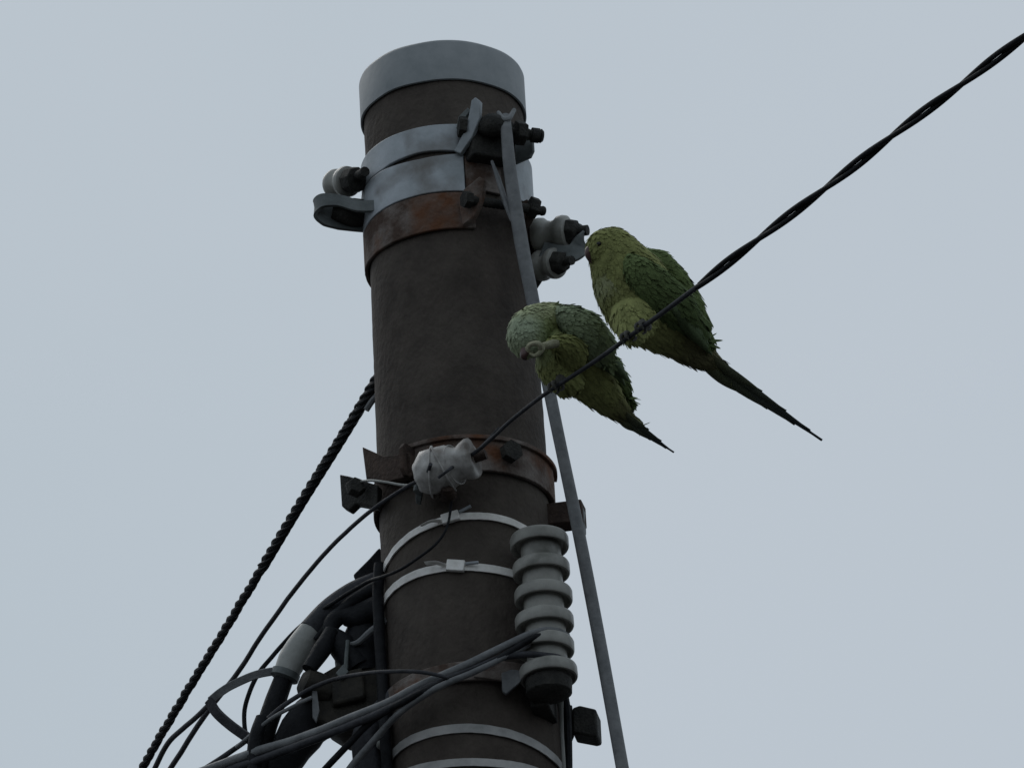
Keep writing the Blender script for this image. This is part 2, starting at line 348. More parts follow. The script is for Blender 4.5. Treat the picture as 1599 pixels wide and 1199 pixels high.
# ------------------------------------------------------------------ rusty clamp that carries the white spool
zc1 = S(742, 685, 0.120).z; zc0 = S(750, 733, 0.122).z
cc = thing('pole_clamp', 'rusty bolted clamp ring half way down, carrying the white spool and its wire', 'clamp', (0, -0.115, zc0))
RC = R_at(zc0)+0.0018
MB().band(-0.62, 1.72, zc0, zc1, RC, 0.006, 50, 0.0004).build('band', M['rust'], cc, 0.0012)
MB().band(-0.60, 1.70, zc1-0.002, zc1+0.004, RC, 0.011, 50).build('rim', M['rust'], cc, 0.001)
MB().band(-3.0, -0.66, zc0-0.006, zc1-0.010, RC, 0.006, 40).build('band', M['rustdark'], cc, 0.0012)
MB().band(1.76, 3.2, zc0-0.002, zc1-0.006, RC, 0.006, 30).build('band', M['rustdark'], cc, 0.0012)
MB().prism([P(566, 697, -0.055), P(600, 712, -0.095), P(640, 706, -0.125), P(645, 742, -0.125), P(600, 752, -0.095), P(572, 744, -0.055)], Vector((0.0, 0.012, 0))).build('flange', M['rustdark'], cc, 0.0015)
MB().prism([P(530, 740, -0.03), P(545, 743, -0.045), P(590, 757, -0.075), P(588, 792, -0.075), P(556, 786, -0.045), P(545, 797, -0.035), P(533, 790, -0.03)], Vector((0.006, 0.014, 0))).build('bracket', M['bolt'], cc, 0.002)
MB().lathe(P(553, 765, -0.062), Vector((0.3, -0.8, 0.1)), [(0.013, 0), (0.014, 0.006), (0.012, 0.014)], 6).build('nut', M['bolt'], cc, 0.001)
MB().box(P(884, 806, -0.02), Vector((0.024, -0.004, 0.0)), Vector((0.003, 0.014, 0)), Z*0.016).build('flange', M['rustdark'], cc, 0.002)
MB().prism([P(896, 790, -0.03), P(911, 792, -0.03), P(912, 826, -0.03), P(906, 834, -0.03), P(895, 832, -0.03)], Vector((0.003, 0.018, 0))).build('bracket', M['galvdark'], cc, 0.0015)
hexbolt(MB(), cyl(theta(S(792, 712, 0.12)), RC+0.022, (zc0+zc1)/2+0.004), cyl(theta(S(792, 712, 0.12)), RC, (zc0+zc1)/2+0.004), 0.009, 0.015, 0.012).build('bolt', M['bolt'], cc)
ear('flange', -0.56, zc0-0.004, zc1-0.002, RC, RC+0.035, cc, M['rustdark'], 0.006)

SPX, SPY, SPD = 697, 730, -0.158
sp = thing('white_spool', 'stained white porcelain spool on the front of the pole where the perch wire ends', 'insulator', P(SPX, SPY, SPD))
sax = Vector((0.92, -0.30, 0.14)).normalized(); sc = P(SPX, SPY, SPD)
spb = MB().lathe(sc, sax, [(0.010, -0.041), (0.020, -0.040), (0.026, -0.034), (0.030, -0.026), (0.0315, -0.016), (0.031, -0.004), (0.0285, 0.006), (0.024, 0.014), (0.0225, 0.021), (0.0255, 0.027), (0.0275, 0.033), (0.027, 0.038), (0.023, 0.041), (0.012, 0.040)], 40)
spb.v = [tuple(Vector(v)+(Vector(v)-sc).normalized()*(0.0011*math.sin(v[0]*190+v[2]*120)+0.0006*math.sin(v[2]*330-v[1]*220))) for v in spb.v]
spb.build('spool_body', M['porcw'], sp, angle=75)
MB().tube([sc+sax*0.036, sc+sax*0.056], 0.007, 10).build('pin', M['rustdark'], sp)
for k, (h, rr, tl) in enumerate(((-0.020, 0.0325, 0.010), (-0.004, 0.0325, -0.008), (0.012, 0.0265, 0.006))):
    u = sax.orthogonal().normalized(); w = sax.cross(u)
    MB().tube([sc+sax*(h+tl*math.sin(a+k))+(u*math.cos(a)+w*math.sin(a))*rr for a in np.linspace(0, 2*math.pi, 36)], 0.0014, 6).build('tie_wire', M['porcw'], sp)
MB().tube([sc+Vector((-0.03, 0.045, 0)), sc+Vector((-0.036, 0.02, -0.012)), P(652, 768, -0.14)], [0.008, 0.007, 0.006], 10, n=5).build('clevis_arm', M['galvdark'], sp)
MB().tube([sc+Vector((0, 0.05, -0.01)), sc+Vector((0, 0.02, -0.034)), sc+Vector((0.0, -0.006, -0.034))], [0.012, 0.012, 0.008], 10, n=5, flat=0.5).build('clevis_arm', M['rustdark'], sp)
MB().prism([P(649, 760, -0.135), P(661, 762, -0.135), P(657, 783, -0.128), P(649, 780, -0.128)], Vector((0.0, 0.012, 0))).build('tab', M['galvdark'], sp, 0.001)

# ------------------------------------------------------------------ stainless straps with buckles
def strap(label, pts, width, buckle, group='straps round the pole', thick=0.0018, m='strap'):
    q = [S(x, y, R_at(6.05)+0.001) for x, y in pts]           # level-ish ring through three sighted points
    A = np.array([[1, math.sin(theta(p)), math.cos(theta(p))] for p in q]); b = np.array([p.z for p in q])
    s = np.linalg.lstsq(A, b, rcond=None)[0]
    f = lambda a, o=0: s[0]+s[1]*math.sin(a)+s[2]*math.cos(a)+0.0012*math.sin(3*a+s[0]*40)+o
    r = R_at(s[0])+0.0018
    t = thing('steel_strap', label, 'strap', (0, -r, f(0)), group)
    MB().band(-math.pi, math.pi, lambda a: f(a, -width/2), lambda a: f(a, width/2), r, thick, 120, 0.0004).build('strap_band', M[m], t)
    if buckle:
        bx, by = buckle
        a = theta(S(bx, by, r)); tt = Vector((math.cos(a), math.sin(a), (f(a+0.05)-f(a-0.05))/(0.1*r))).normalized(); rd = cyl(a, 1, 0)
        up = rd.cross(tt).normalized(); c = cyl(a, r+0.004, f(a)); tt = (tt+up*random.uniform(-.12, .12)).normalized(); up = rd.cross(tt).normalized()
        MB().box(c, tt*0.012, rd*0.0035, up*(width*0.70)).build('buckle', M['strap'], t, 0.0012)
        MB().tube([c-tt*0.014-rd*0.001, c-tt*0.026+rd*0.006, c-tt*0.040+rd*0.002], [width*0.45, width*0.42, width*0.36], 8, flat=0.28, n=5).build('strap_tail', M['strap'], t)
        MB().tube([c+tt*0.013+up*0.004, c+tt*0.030+up*0.006+rd*0.002], 0.0022, 8).build('buckle_lip', M['galv'], t)
    return t
strap('bright steel strap holding the top of the ribbed insulator to the pole', [(600, 893), (640, 843), (700, 808), (760, 805), (812, 826)], 0.0100, (704, 806))
strap('bright steel strap holding the middle of the ribbed insulator to the pole', [(603, 935), (640, 908), (715, 883), (760, 886), (803, 899)], 0.0112, (712, 884))
strap('plain flat steel strap without a buckle, next below the ribbed insulator', [(622, 1172), (680, 1146), (740, 1138), (800, 1150), (868, 1192)], 0.0125, None, m='straptarn')
strap('second plain flat steel strap, just under the other unbuckled one', [(640, 1206), (700, 1194), (745, 1191), (800, 1196), (850, 1214)], 0.0110, None, m='straptarn')

# ------------------------------------------------------------------ ribbed insulator column
YI = -0.128
ri = thing('ribbed_insulator', 'grey-green ribbed insulator column with six discs strapped upright to the pole', 'insulator', P(850, 1068, YI))
zi = [P(850, y, YI).z for y in (846, 888, 930, 970, 1009, 1050)]
xc = [P(x, y, YI).x for x, y in ((856, 846), (851, 888), (848, 930), (849, 970), (848, 1009), (846, 1050))]
axis_pts = [Vector((x, YI, z)) for x, z in zip(xc, zi)]
x0 = sum(xc)/6
MB().lathe(Vector((x0, YI, 0)), Z, [(0.024, zi[5]-0.02), (0.0265, zi[5]), (0.0265, zi[0]+0.006), (0.022, zi[0]+0.010)], 32).build('core', M['porc'], ri)
for k, z in enumerate(zi):
    R_ = [0.0385, 0.0375, 0.038, 0.0385, 0.0375, 0.038][k]
    MB().lathe(Vector((x0+random.uniform(-.0012, .0012), YI, z)), Vector((random.uniform(-.03, .03), random.uniform(-.03, .03), 1)), [(0.023, -0.0050), (R_-0.007, -0.0060), (R_-0.0035, -0.0105), (R_-0.0010, -0.0100), (R_, -0.0080), (R_, 0.0035), (R_-0.0012, 0.0062), (R_-0.004, 0.0078), (0.026, 0.0120)], 48).build('shed', M['porc'], ri)
MB().lathe(Vector((x0, YI, zi[5])), Z, [(0.016, -0.036), (0.025, -0.034), (0.030, -0.030), (0.031, -0.014), (0.030, -0.011)], 28).build('end_cap', M['bolt'], ri)
MB().lathe(Vector((x0, YI, zi[0])), Z, [(0.022, 0.008), (0.020, 0.014), (0.008, 0.016)], 24).build('top_cap', M['galvdark'], ri)
MB().box(Vector((x0-0.008, YI+0.045, zi[5]-0.024)), Vector((0.012, -0.004, 0)), Vector((0.006, 0.03, 0)), Z*0.016).build('mount', M['bolt'], ri, 0.002)
# lower rusty band behind the column
zl = S(735, 1050, 0.123).z
lr = thing('rusty_band', 'thin dark red rusty band round the pole behind the bundle of grey cables', 'clamp', (0, -0.12, zl))
RL = R_at(zl)+0.0018
MB().band(-2.9, 2.9, zl-0.010, zl+0.018, RL, 0.005, 80, 0.0003).build('band', M['rust'], lr, 0.001)
MB().prism([P(783, 1050, -0.128), P(800, 1044, -0.132), P(821, 1048, -0.135), P(812, 1064, -0.135), P(790, 1083, -0.130), P(784, 1078, -0.128)], Vector((0, 0.006, 0))).build('flange', M['grey'], lr, 0.001)
MB().prism([P(740, 1046, -0.126), P(786, 1047, -0.126), P(786, 1062, -0.126), P(740, 1056, -0.126)], Vector((0, 0.006, 0))).build('bracket', M['rust'], lr, 0.001)

# square-headed step bolt low on the right
sb = thing('step_bolt', 'dark square block bolt sticking out of the pole beside the guy wire', 'bolt', P(885, 1125, -0.01))
MB().prism([P(882, 1098, -0.02), P(894, 1100, -0.02), P(897, 1150, -0.02), P(886, 1156, -0.02)], Vector((-0.004, 0.02, 0))).build('washer_plate', M['bolt'], sb, 0.0015)
MB().prism([P(893, 1104, -0.03), P(905, 1100, -0.03), P(931, 1106, -0.03), P(933, 1147, -0.03), P(925, 1149, -0.03), P(893, 1143, -0.03)], Vector((0.006, 0.034, 0))).build('block', M['bolt'], sb, 0.003)
rl = thing('cable_clip', 'thin pale upright clip strip on the edge of the pole under the ribbed insulator', 'clip', P(874, 1120, -0.06))
MB().tube([P(866, 1070, -0.075), P(873, 1090, -0.070), P(876, 1112, -0.066), P(878, 1150, -0.062), P(881, 1199, -0.060), P(884, 1260, -0.060)], [0.005, 0.007, 0.004, 0.003, 0.003, 0.003], 8, n=6, flat=0.5).build('strip', M['lgrey'], rl)
MB().tube([P(880, 1075, -0.050), P(886, 1110, -0.040), P(888, 1160, -0.040), P(889, 1260, -0.040)], 0.005, 8, n=6).build('lead', M['black'], rl)

# ------------------------------------------------------------------ wires
def extend(pts, L):
    d = (pts[-1]-pts[-2]).normalized()
    if d.z < 0: L = min(L, (pts[-1].z-0.05)/-d.z)
    s = (pts[-1]-pts[-2]).length; o = list(pts); t = 0
    while t < L:
        t = min(L, t+s); s *= 2; o.append(pts[-1]+d*t)
    return o
# guy wire
gp = [(789, 181, -0.142), (791, 205, -0.150), (796, 262, -0.150), (806, 330, -0.148), (818, 400, -0.146), (833, 475, -0.143), (848, 560, -0.14), (868, 660, -0.138), (903, 828, -0.134), (938, 1010, -0.130), (972, 1199, -0.126)]
gpts = [P(*a) for a in gp]
gpts = extend(gpts, 20); gpts.append(gpts[-1]+(gpts[-1]-gpts[-2]).normalized()*0.2)
gw = thing('guy_wire', 'thick pale grey guy cable running from the top clamp down past the birds', 'cable', gpts[0])
MB().tube(gpts, [0.0065, 0.008, 0.009, 0.0095, 0.009, 0.0085, 0.008, 0.0085, 0.0085, 0.0085, 0.0085, 0.0085, 0.0085, 0.008, 0.008], 12, n=8, flat=0.75).build('strand', M['grey'], gw)
MB().tube([P(778, 176, -0.140), P(786, 186, -0.150), P(794, 186, -0.150), P(803, 172, -0.132)], [0.003, 0.004, 0.004, 0.003], 8, n=6).build('hook', M['grey'], gw)
MB().tube([P(768, 252, -0.128), P(778, 280, -0.136), P(790, 318, -0.143), P(800, 345, -0.146)], [0.002, 0.0035, 0.004, 0.003], 8, n=6).build('strand_tail', M['grey'], gw)

# perch wire: level, from the white spool towards the viewer's right
zw = sc.z+0.004
wpx = [(716, 723), (745, 704), (775, 678), (800, 655), (850, 616), (905, 580), (945, 553), (985, 524), (1035, 488), (1090, 447), (1165, 388), (1240, 331), (1320, 270), (1400, 207), (1500, 133), (1599, 58)]
wp = [PZ(x, y, zw-0.012*((x-716)/900)) for x, y in wpx]
far = (wp[-1]-wp[-3]).normalized()
wp_all = wp+[wp[-1]+far*t for t in (0.2, 0.5, 1.0, 2.0, 4.0, 9.0)]
def wire_at(px):
    for (a, b), p, q in zip(zip(wpx, wpx[1:]), wp, wp[1:]):
        if a[0] <= px <= b[0]: return p.lerp(q, (px-a[0])/(b[0]-a[0]))
pw = thing('perch_wire', 'thin dark twisted wire the two parakeets sit on, rising from the white spool', 'wire', wp[0])
MB().tube(smooth_curve(wp[:10], 10), [0.0027, 0.0027, 0.0028, 0.0030, 0.0032, 0.0034], 10).build('single_strand', M['dgrey'], pw)
cu2 = smooth_curve(wp_all[9:], 40)
MB().twist(cu2, 0.0034, 0.0034, 2, 0.29, 10, phase=0.9).build('twisted_pair', M['black'], pw)
MB().tube([P(684, 746, -0.198), P(700, 734, -0.200), wp[0], wp[1], wp[2]+Vector((0.004, -0.005, 0.006))], [0.0020, 0.0022, 0.0026, 0.0022], 8, n=8).build('dead_end', M['dgrey'], pw)

# wires leaving to the left, away from the viewer
def cable(name, label, pts, r, m, ext=0, seg=10, n=10, cat='cable', group=None, flat=1.0):
    if ext: pts = extend(pts, ext)
    q = smooth_curve(pts, n)
    q = [p+noise.noise_vector(p*9)*0.0016+noise.noise_vector(p*40)*0.0004 for p in q]
    t = MB().tube(q, r, seg, flat=flat).build(name, m)
    return tag(t, label, cat, group)
zk = P(584, 600, 0.075).z
kp = [PZ(x, y, zk) for x, y in ((610, 555), (583, 601), (560, 640), (520, 705), (470, 785), (410, 885), (350, 985), (280, 1098), (222, 1199))]
bc = thing('black_cable', 'thick rough black twisted cable slanting down left from behind the pole', 'cable', kp[0])
kc = smooth_curve(kp, 40)
kx = extend(kp, 12); kc = smooth_curve(kx, 40)
MB().twist([p+noise.noise_vector(p*30)*0.0012 for p in kc], 0.0038, 0.0032, 3, 0.075, 8).build('strands', M['black'], bc)
MB().twist(smooth_curve(kp[:6], 30), 0.0018, 0.0064, 5, 0.13, 6).build('grip', M['black'], bc)
MB().tube([P(598, 612, 0.07), P(583, 624, 0.072), P(572, 640, 0.074)], 0.0045, 8, n=6).build('tail', M['grey'], bc)

zq = P(640, 757, -0.15).z
q1 = [sc+Vector((-0.02, -0.034, -0.012)), P(664, 745, -0.165), P(640, 757, -0.150), P(610, 776, -0.130), P(580, 797, -0.105)]+[PZ(x, y, P(580, 797, -0.105).z) for x, y in ((528, 842), (468, 912), (410, 990), (365, 1058), (320, 1116), (266, 1199))]
cable('thin_wire', 'single dark wire curving down left from the white spool', q1, [0.0026, 0.0026, 0.0028, 0.0032, 0.0036, 0.004, 0.0042, 0.0042, 0.0042], M['dgrey'], 10, cat='wire')
cable('tie_wire', 'short pale bare wire tied between the white spool and its left bracket', [P(560, 752, -0.066), P(580, 750, -0.090), P(600, 752, -0.108), P(640, 757, -0.135), P(668, 748, -0.165)], 0.0018, M['lgrey'], cat='wire', n=6)
q2 = [P(712, 752, -0.150), P(706, 775, -0.140), P(704, 792, -0.134), P(700, 815, -0.134), P(690, 838, -0.134), P(668, 860, -0.130), P(630, 886, -0.108), P(598, 900, -0.075), P(575, 908, -0.04), P(530, 935, 0.0), P(470, 978, 0.04), P(430, 1020, 0.06), P(404, 1052, 0.07), P(388, 1085, 0.075), P(381, 1115, 0.08), P(384, 1145, 0.08), P(395, 1165, 0.08)]
cable('drop_wire', 'thin dark wire hanging from the white spool and bending over both upper straps', q2, [0.0016, 0.0018, 0.0026, 0.0032, 0.0032], M['black'], cat='wire', n=8)

# ------------------------------------------------------------------ cables, sleeves and boxes on the left of the pole
ct = thing('cable_joint', 'black cable bending down from the pole with a pale grey joint sleeve', 'cable', P(590, 900, 0.03))
A = [P(606, 898, 0.02), P(585, 908, 0.02), P(550, 926, 0.02), P(515, 952, 0.03), P(485, 985, 0.03), P(462, 1020, 0.03), P(446, 1052, 0.03), P(430, 1095, 0.035), P(415, 1140, 0.04), P(405, 1199, 0.045), P(402, 1290, 0.05), P(402, 1420, 0.05)]
MB().tube(A[:5], [0.009, 0.013, 0.015, 0.016, 0.017], 14, n=8).build('upper_cable', M['dgrey'], ct)
MB().tube(A[4:7], [0.0165, 0.0185, 0.0195, 0.017], 16, n=8).build('sleeve', M['lgrey'], ct)
MB().tube(A[6:], [0.013, 0.0145, 0.014, 0.012, 0.012, 0.012], 14, n=8).build('lower_cable', M['black'], ct)
MB().lathe(A[6], A[7]-A[6], [(0.012, -0.004), (0.0195, -0.003), (0.0195, 0.006), (0.013, 0.009)], 18).build('sleeve_ring', M['galvdark'], ct)

MB().tube([P(604, 912, 0.01), P(580, 922, 0.005), P(545, 944, 0.005), P(515, 972, 0.012), P(492, 998, 0.018)], [0.009, 0.010, 0.009, 0.006, 0.003], 10, n=8).build('branch_cable', M['black'], ct)
MB().tube([P(604, 930, 0.02), P(580, 940, 0.02), P(548, 956, 0.025), P(520, 976, 0.03)], [0.009, 0.011, 0.008, 0.004], 10, n=8).build('branch_cable', M['black'], ct)
wd = thing('wedge_plate', 'black pointed plate sticking out of the pole above the black cable bend', 'bracket', P(585, 885, 0.02))
MB().prism([P(592, 853, 0.02), P(575, 872, 0.02), P(550, 897, 0.02), P(556, 909, 0.02), P(580, 905, 0.02), P(604, 902, 0.02)], Vector((0.01, 0.03, 0))).build('plate', M['black'], wd, 0.003)

cable('pole_conduit', 'dark grey upright conduit pipe fixed along the edge of the pole', [P(594, 880, -0.035), P(590, 930, -0.035), P(592, 1000, -0.035), P(597, 1060, -0.035), P(600, 1130, -0.045), P(606, 1230, -0.045), P(618, 1420, -0.045)], 0.0078, M['black'], n=6, cat='conduit')

jb = thing('junction_box', 'grimy brown-black junction box on the pole behind the grey cables', 'box', P(545, 1100, 0.0))
MB().prism([P(497, 1052, 0.0), P(525, 1036, 0.0), P(580, 1030, 0.0), P(606, 1042, 0.0), P(612, 1118, 0.0), P(560, 1142, 0.0), P(520, 1140, 0.0), P(488, 1120, 0.0)], Vector((0.02, 0.07, 0))).build('casing', M['brownbox'], jb, 0.006)
MB().prism([P(515, 1052, -0.012), P(566, 1040, -0.012), P(572, 1088, -0.012), P(520, 1100, -0.012)], Vector((0.0, 0.016, 0))).build('lid', M['brownbox'], jb, 0.004)
MB().prism([P(524, 1050, -0.018), P(536, 1036, -0.018), P(545, 1048, -0.018), P(533, 1060, -0.018)], Vector((0.0, 0.01, 0))).build('latch', M['galvdark'], jb, 0.001)
MB().prism([P(487, 1078, -0.016), P(495, 1078, -0.016), P(499, 1108, -0.016), P(494, 1127, -0.016), P(488, 1118, -0.016)], Vector((0.0, 0.006, 0))).build('tag', M['grey'], jb, 0.0008)
MB().lathe(P(482, 1068, 0.0), Vector((-0.8, -0.3, 0.3)), [(0.019, -0.03), (0.021, -0.01), (0.020, 0.006), (0.012, 0.012)], 20).build('gland', M['brownbox'], jb)
MB().tube([P(560, 1045, 0.01), P(535, 1010, 0.01), P(515, 985, 0.012), P(530, 962, 0.012), P(560, 962, 0.01), P(590, 950, 0.0)], [0.020, 0.019, 0.011, 0.012, 0.018, 0.018], 12, n=8).build('bent_lead', M['black'], jb)
MB().tube([P(590, 940, 0.02), P(575, 990, 0.03), P(565, 1030, 0.03), P(570, 1060, 0.03)], [0.02, 0.030, 0.036, 0.034], 14, n=8).build('lead_boot', M['black'], jb)
MB().tube([P(604, 968, -0.03), P(580, 985, -0.02), P(560, 1002, -0.01), P(545, 1006, -0.005)], [0.005, 0.005, 0.004, 0.003], 8, n=6).build('stay', M['grey'], jb)
MB().tube([P(518, 985, 0.0), P(502, 1015, -0.005), P(482, 1045, -0.01)], [0.010, 0.013, 0.010], 10, n=6).build('boot_lead', M['black'], jb)
MB().tube([P(543, 1000, -0.01), P(541, 1025, -0.012), P(540, 1045, -0.012)], 0.003, 8, n=5).build('pin', M['galvdark'], jb)

bs = thing('black_boot', 'fat black rubber cable boot hanging below the brown junction box', 'cable boot', P(500, 1090, 0.03))
MB().tube([P(520, 1085, 0.035), P(490, 1118, 0.035), P(470, 1145, 0.035), P(452, 1175, 0.04), P(440, 1215, 0.045), P(436, 1300, 0.05), P(436, 1420, 0.05)], [0.022, 0.030, 0.031, 0.026, 0.020, 0.016, 0.014], 16, n=8).build('boot', M['black'], bs)
MB().tube([P(540, 1110, 0.03), P(505, 1130, 0.03), P(480, 1150, 0.03)], [0.016, 0.020, 0.018], 14, n=6).build('boot_lobe', M['black'], bs)
gs = thing('dark_sleeve', 'dark green-grey cable sleeve running down close against the pole', 'cable', P(600, 1100, -0.02))
MB().tube([P(622, 1080, -0.04), P(596, 1115, -0.03), P(575, 1145, -0.02), P(572, 1175, -0.02), P(580, 1215, -0.02), P(584, 1300, -0.02), P(590, 1420, -0.02)], [0.012, 0.018, 0.020, 0.019, 0.020, 0.020, 0.020], 14, n=8).build('sleeve', M['dgrey'], gs)
MB().lathe(P(594, 1165, -0.035), Vector((0.4, -0.8, 0.2)), [(0.006, 0), (0.007, 0.004), (0.005, 0.010)], 10).build('screw', M['lgrey'], gs)

G = 'grey cables gathered under the ribbed insulator'
cable('grey_cable', 'grey cable crossing the pole from the ribbed insulator, longest and uppermost of its bundle', [P(886, 992, -0.122), P(872, 985, -0.150), P(848, 984, -0.161), P(818, 994, -0.158), P(770, 1017, -0.158), P(700, 1050, -0.152), P(650, 1073, -0.142), P(604, 1098, -0.115), P(540, 1124, -0.08), P(470, 1152, -0.04), P(400, 1174, 0.0), P(320, 1203, 0.05)], [0.004, 0.0055, 0.0065, 0.007, 0.007], M['grey'], 8, group=G, n=8)
cable('grey_cable', 'grey cable under the uppermost one of the bundle, sagging beside it', [P(884, 1033, -0.122), P(872, 1026, -0.150), P(848, 1023, -0.161), P(822, 1022, -0.158), P(782, 1027, -0.158), P(730, 1048, -0.158), P(670, 1072, -0.152), P(612, 1104, -0.124), P(545, 1133, -0.085), P(470, 1162, -0.045), P(400, 1188, 0.0), P(345, 1204, 0.04)], [0.004, 0.005, 0.006, 0.0065], M['dgrey'], 8, group=G, n=8)
cable('grey_cable', 'dark cable leaving the bundle steeply down past the black boot', [P(884, 997, -0.122), P(870, 991, -0.150), P(846, 991, -0.161), P(820, 1003, -0.160), P(770, 1032, -0.160), P(700, 1062, -0.158), P(640, 1090, -0.145), P(585, 1122, -0.10), P(545, 1160, -0.07), P(505, 1203, -0.04)], [0.004, 0.0045, 0.0045, 0.0045], M['black'], 8, group=G, n=8)
cable('grey_cable', 'grey cable leaving the bundle close against the pole over the dark sleeve', [P(826, 1006, -0.150), P(800, 1019, -0.158), P(740, 1048, -0.162), P(680, 1075, -0.158), P(630, 1108, -0.130), P(596, 1142, -0.095), P(560, 1182, -0.07), P(540, 1208, -0.06)], [0.004, 0.0045, 0.005, 0.005], M['grey'], 8, group=G, n=8)
cable('arched_wire', 'thin dark wire arching left from the grey cable bundle over the junction box', [P(700, 1058, -0.165), P(680, 1052, -0.165), P(640, 1047, -0.150), P(590, 1049, -0.115), P(540, 1056, -0.06), P(500, 1068, -0.03), P(468, 1084, -0.01), P(440, 1102, 0.0), P(415, 1125, 0.01), P(385, 1155, 0.03), P(350, 1180, 0.05), P(318, 1201, 0.06)], [0.0025, 0.003, 0.0036, 0.0042, 0.0045], M['dgrey'], 8, cat='wire', n=8)
cable('pale_wire', 'short pale wire across the front of the black boot', [P(488, 1088, -0.02), P(462, 1100, -0.02), P(430, 1117, -0.015), P(400, 1140, 0.0), P(370, 1166, 0.03)], 0.0026, M['grey'], cat='wire', n=6)
lp = thing('strip_loop', 'flat grey strip folded to a sharp corner left of the pale joint sleeve', 'strip', P(440, 1046, 0.03))
strapstrip([P(446, 1046, 0.028), P(432, 1047, 0.028), P(400, 1053, 0.03), P(365, 1068, 0.04), P(345, 1080, 0.045), P(328, 1094, 0.05)], 0.0055, 0.0035, 8, UP.copy()).build('upper_run', M['grey'], lp, 0.001)
strapstrip([P(326, 1092, 0.05), P(338, 1112, 0.05), P(360, 1132, 0.05), P(385, 1150, 0.05), P(400, 1162, 0.05)], 0.0065, 0.0035, 8, UP.copy()).build('lower_run', M['dgrey'], lp, 0.001)
cable('tail_wire', 'dark wire slanting away from the folded corner of the flat strip', [P(330, 1096, 0.06), P(300, 1124, 0.11), P(262, 1160, 0.18), P(240, 1203, 0.26)], [0.0035, 0.004, 0.004], M['dgrey'], 8, cat='wire', n=8)
cable('upright_lead', 'black lead dropping past the end of the folded strip', [P(410, 1120, 0.0), P(402, 1145, 0.0), P(398, 1175, 0.005), P(400, 1215, 0.01), P(402, 1300, 0.02), P(405, 1420, 0.03)], [0.009, 0.010, 0.010, 0.009], M['black'], cat='wire', n=6)

# ------------------------------------------------------------------ parakeets
def evaluated_mesh(o):
    bpy.context.view_layer.update()
    dg = bpy.context.evaluated_depsgraph_get()
    return bpy.data.meshes.new_from_object(o.evaluated_get(dg))
def blob_mesh(chains, voxel=0.0022, depth=0.82, smooth=8):
    bm = bmesh.new()
    V = Matrix((RX, UP, BK)).transposed()
    for ch in chains:
        pts = [Vector(c[:3]) for c in ch]; rs = [c[3] for c in ch]
        n = 10
        q = smooth_curve(pts, n) if len(pts) > 2 else ([pts[0].lerp(pts[-1], i/n) for i in range(n+1)] if len(pts) == 2 else pts)
        r = resample(rs, len(q))
        for p, ri in zip(q, r):
            m = Matrix.Translation(p) @ V.to_4x4() @ Matrix.Diagonal((ri, ri, ri*depth, 1))
            bmesh.ops.create_icosphere(bm, subdivisions=3, radius=1, matrix=m)
    me = bpy.data.meshes.new('tmp'); bm.to_mesh(me); bm.free()
    o = bpy.data.objects.new('tmp', me); C.objects.link(o)
    rm = o.modifiers.new('r', 'REMESH'); rm.mode = 'VOXEL'; rm.voxel_size = voxel
    sm = o.modifiers.new('s', 'SMOOTH'); sm.factor = 0.5; sm.iterations = smooth
    res = evaluated_mesh(o); bpy.data.objects.remove(o); bpy.data.meshes.remove(me)
    return res
def paint(me, fn):
    ca = me.color_attributes.new('Col', 'FLOAT_COLOR', 'POINT')
    for v, c in zip(me.vertices, ca.data): c.color = (*fn(v.co, v.normal), 1)
def mesh_obj(name, me, m, parent):
    me.materials.clear(); me.materials.append(m)
    for p in me.polygons: p.use_smooth = True
    o = bpy.data.objects.new(name, me); C.objects.link(o); o.parent = parent
    o.matrix_parent_inverse = Matrix.Translation(-parent.location); return o
def scatter(me, n, L, W, tailward, colour, lift=0.10, seed=1):
    rnd = random.Random(seed)
    me.calc_loop_triangles()
    tr = me.loop_triangles; vs = me.vertices
    ar = np.array([t.area for t in tr]); cum = np.cumsum(ar); mv = []; mf = []; cols = []; nms = []
    for _ in range(n):
        t = tr[int(np.searchsorted(cum, rnd.random()*cum[-1]))]
        a, b = rnd.random(), rnd.random()
        if a+b > 1: a, b = 1-a, 1-b
        i, j, k = t.vertices
        p = vs[i].co*(1-a-b)+vs[j].co*a+vs[k].co*b
        nn = (vs[i].normal*(1-a-b)+vs[j].normal*a+vs[k].normal*b).normalized()
        d = tailward(p); d = d-nn*d.dot(nn)
        if d.length < 1e-4: continue
        d.normalize(); d = (d+Vector((rnd.gauss(0, .10), rnd.gauss(0, .10), rnd.gauss(0, .10)))).normalized()
        s = d.cross(nn).normalized()
        l = L(p)*rnd.uniform(.75, 1.2); w = W(p)*rnd.uniform(.8, 1.15)
        up = nn*(lift*l*rnd.uniform(0.2, 1.0))
        o = len(mv); b0 = p-nn*0.0004
        mv += [b0-s*w*.25, b0+s*w*.25, p+d*l*.55-s*w*.5+up*.35, p+d*l*.55+nn*w*.012+up*.55, p+d*l*.55+s*w*.5+up*.35, p+d*l*.88-s*w*.28+up*.6, p+d*l*.88+s*w*.28+up*.6, p+d*l+up*.65]
        mf += [(o, o+1, o+3), (o, o+3, o+2), (o+1, o+4, o+3), (o+2, o+3, o+5), (o+3, o+4, o+6), (o+3, o+6, o+7), (o+3, o+7, o+5)]
        c = Vector(colour(p, nn))*rnd.uniform(.95, 1.05)
        cols += [tuple(c)]*8; nms += [tuple((nn+d*0.10).normalized())]*8
    m2 = bpy.data.meshes.new('feathers'); m2.from_pydata([tuple(v) for v in mv], [], mf); m2.update()
    ca = m2.color_attributes.new('Col', 'FLOAT_COLOR', 'POINT')
    for c, e in zip(cols, ca.data): e.color = (*c, 1)
    for p in m2.polygons: p.use_smooth = True
    m2.normals_split_custom_set_from_vertices(nms)     # barbs lie soft against the body
    return m2
